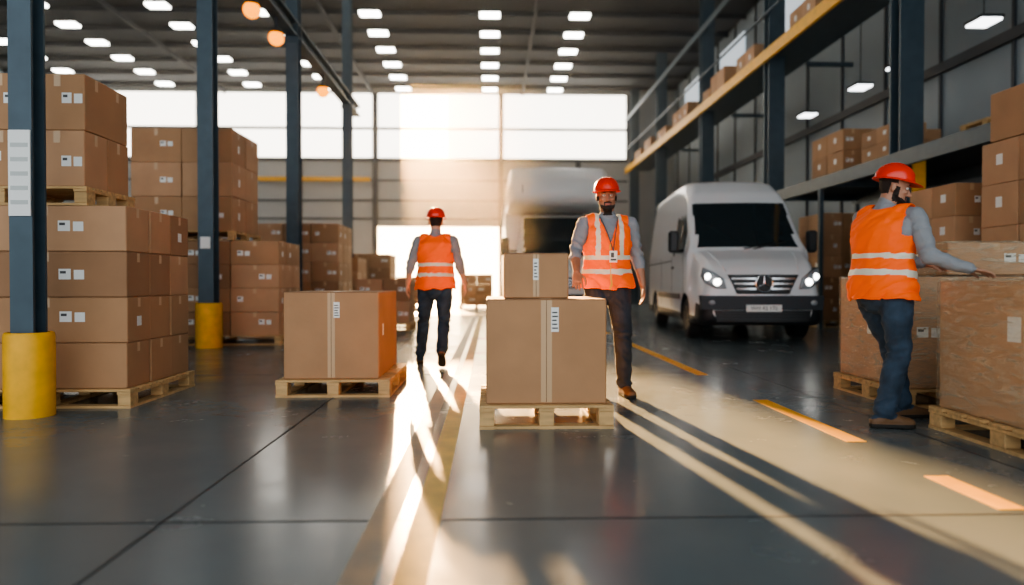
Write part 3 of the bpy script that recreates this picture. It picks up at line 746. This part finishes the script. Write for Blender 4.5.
J=dict(pelvis=(0,0,.985),neck=(0,-.02,1.50),head=(-.01,-.045,1.675),sL=(.198,-.01,1.445),sR=(-.198,-.03,1.44),
 eL=(.268,.03,1.165),wL=(.295,-.06,.925),eR=(-.285,-.13,1.20),wR=(-.30,-.36,1.035),
 hL=((.05,-.12,-1),(-1,0,0),(0,-1,0),.38),hR=((0,-.62,-.78),(.0,.78,-.62),(1,0,0),.12),
 pL=(.092,0,.93),kL=(.125,-.06,.505),aL=(.15,-.01,.088),pR=(-.092,0,.93),kR=(-.10,-.03,.50),aR=(-.11,.10,.088),
 fL=((.18,-1,0),UP),fR=((-.2,-1,0),UP))
person('warehouse_worker',(.985,5.88,0),0,J,skinB,shirtg,jeans,sleeve=.30,beard=True,hem=-.08,headf=(-.05,-1,-.04),badge=True)
J=dict(pelvis=(0,0,.97),neck=(0,-.03,1.485),head=(.0,-.05,1.655),sL=(.200,-.04,1.43),sR=(-.200,-.02,1.43),
 eL=(.275,.05,1.17),wL=(.325,-.04,.94),eR=(-.27,.0,1.16),wR=(-.335,-.10,.945),
 hL=((.12,-.1,-1),(-1,0,0),(0,-1,0),.38),hR=((-.15,-.2,-1),(1,0,0),(0,-1,0),.38),
 pL=(.092,0,.92),kL=(.15,-.17,.52),aL=(.20,-.25,.095),pR=(-.092,0,.92),kR=(-.095,-.02,.49),aR=(-.085,.26,.185),
 fL=((.15,-1,0.0),UP),fR=((0,-.82,-.57),(0,-.57,.82)))
person('warehouse_worker',(-.62,8.0,0),math.radians(180),J,skinC,shirtd,jeansb,sleeve=.30,headf=(.15,-1,0),vband=False,hem=-.09,bk=1.12)
th=math.radians(112); c,s=math.cos(th),math.sin(th); PX,PY=2.66,4.68
def L(x,y,z): x-=2.60;y-=PY; return (x*c+y*s,-x*s+y*c,z)
def LD(x,y,z): return (x*c+y*s,-x*s+y*c,z)
# shoulders nearly in line with the view: body side-on, facing the wrapped load
J=dict(pelvis=L(2.60,4.68,.95),neck=L(2.635,4.69,1.45),head=L(2.68,4.68,1.60),sR=L(2.735,4.515,1.385),sL=L(2.565,4.865,1.395),
 eR=L(2.77,4.42,1.12),wR=L(2.95,4.30,1.04),eL=L(2.77,4.96,1.18),wL=L(2.95,4.78,1.08),
 hR=(LD(1,-.05,-.22),LD(-.2,0,-1),LD(0,1,0),.20),hL=(LD(.9,-.35,-.15),LD(0,0,-1),LD(0,-1,0),.25),
 pR=L(2.645,4.595,.90),pL=L(2.56,4.765,.90),kR=L(2.65,4.55,.49),aR=L(2.52,4.50,.088),kL=L(2.76,4.83,.52),aL=L(2.84,4.82,.088),
 fR=(LD(.85,-.1,0),UP),fL=(LD(.9,.1,0),UP))
person('warehouse_worker',(PX,PY,0),th,J,skinA,shirtd,jeansb,sleeve=.95,beard=True,hem=-.12,vband=False,headf=LD(.92,-.32,-.22),bk=1.12)
# ------------------------------------------------------------------ light, world, camera
sd=V((-.136,1,.262)).normalized()
w=bpy.data.worlds.new('sky'); S.world=w; w.use_nodes=True; nt=w.node_tree; bg=nt.nodes['Background']
tc=nt.nodes.new('ShaderNodeTexCoord'); dp=nt.nodes.new('ShaderNodeVectorMath'); dp.operation='DOT_PRODUCT'; dp.inputs[1].default_value=sd
nm=nt.nodes.new('ShaderNodeVectorMath'); nm.operation='NORMALIZE'; nt.links.new(tc.outputs['Generated'],nm.inputs[0]); nt.links.new(nm.outputs[0],dp.inputs[0])
rp=nt.nodes.new('ShaderNodeValToRGB'); nt.links.new(dp.outputs['Value'],rp.inputs['Fac'])
els=rp.color_ramp.elements; els[0].position=0; els[0].color=(.225,.24,.25,1); els[1].position=1; els[1].color=(1,.70,.36,1)
a=els.new(.6); a.color=(.40,.40,.40,1); a=els.new(.93); a.color=(.85,.66,.44,1)
nt.links.new(rp.outputs['Color'],bg.inputs['Color'])
mr=nt.nodes.new('ShaderNodeMapRange'); mr.inputs['From Min'].default_value=.85; mr.inputs['From Max'].default_value=1; mr.inputs['To Min'].default_value=7.0; mr.inputs['To Max'].default_value=20
nt.links.new(dp.outputs['Value'],mr.inputs['Value']); nt.links.new(mr.outputs['Result'],bg.inputs['Strength'])
sl=bpy.data.lights.new('sun','SUN'); sl.energy=62; sl.color=(1,.56,.22); sl.angle=math.radians(1.3)
so=bpy.data.objects.new('sun',sl); S.collection.objects.link(so); so.rotation_euler=sd.to_track_quat('Z','Y').to_euler(); so.location=(-5,40,12)
# thin haze volume added in the far hall for glow around the sun
hz=bpy.data.materials.new('sun_glow_haze'); hz.use_nodes=True; nt=hz.node_tree; nt.nodes.clear()
o_=nt.nodes.new('ShaderNodeOutputMaterial'); vs_=nt.nodes.new('ShaderNodeVolumeScatter'); vs_.inputs['Density'].default_value=.0030; vs_.inputs['Anisotropy'].default_value=.74; vs_.inputs['Color'].default_value=(1,.90,.74,1)
nt.links.new(vs_.outputs[0],o_.inputs['Volume'])
M=MB(); M.box(-16,6.4,12.5,34.5,.01,10.0); M.obj('sun_glow_haze',[hz])
cd=bpy.data.cameras.new('camera'); cam=bpy.data.objects.new('camera',cd); S.collection.objects.link(cam); S.camera=cam
cd.sensor_width=36; cd.lens=24.6; cam.location=(0,0,.95); cam.rotation_euler=(math.radians(90-.78),0,math.radians(-1.8))
cd.dof.use_dof=True; cd.dof.focus_distance=5.2; cd.dof.aperture_fstop=.75
cd.clip_end=200
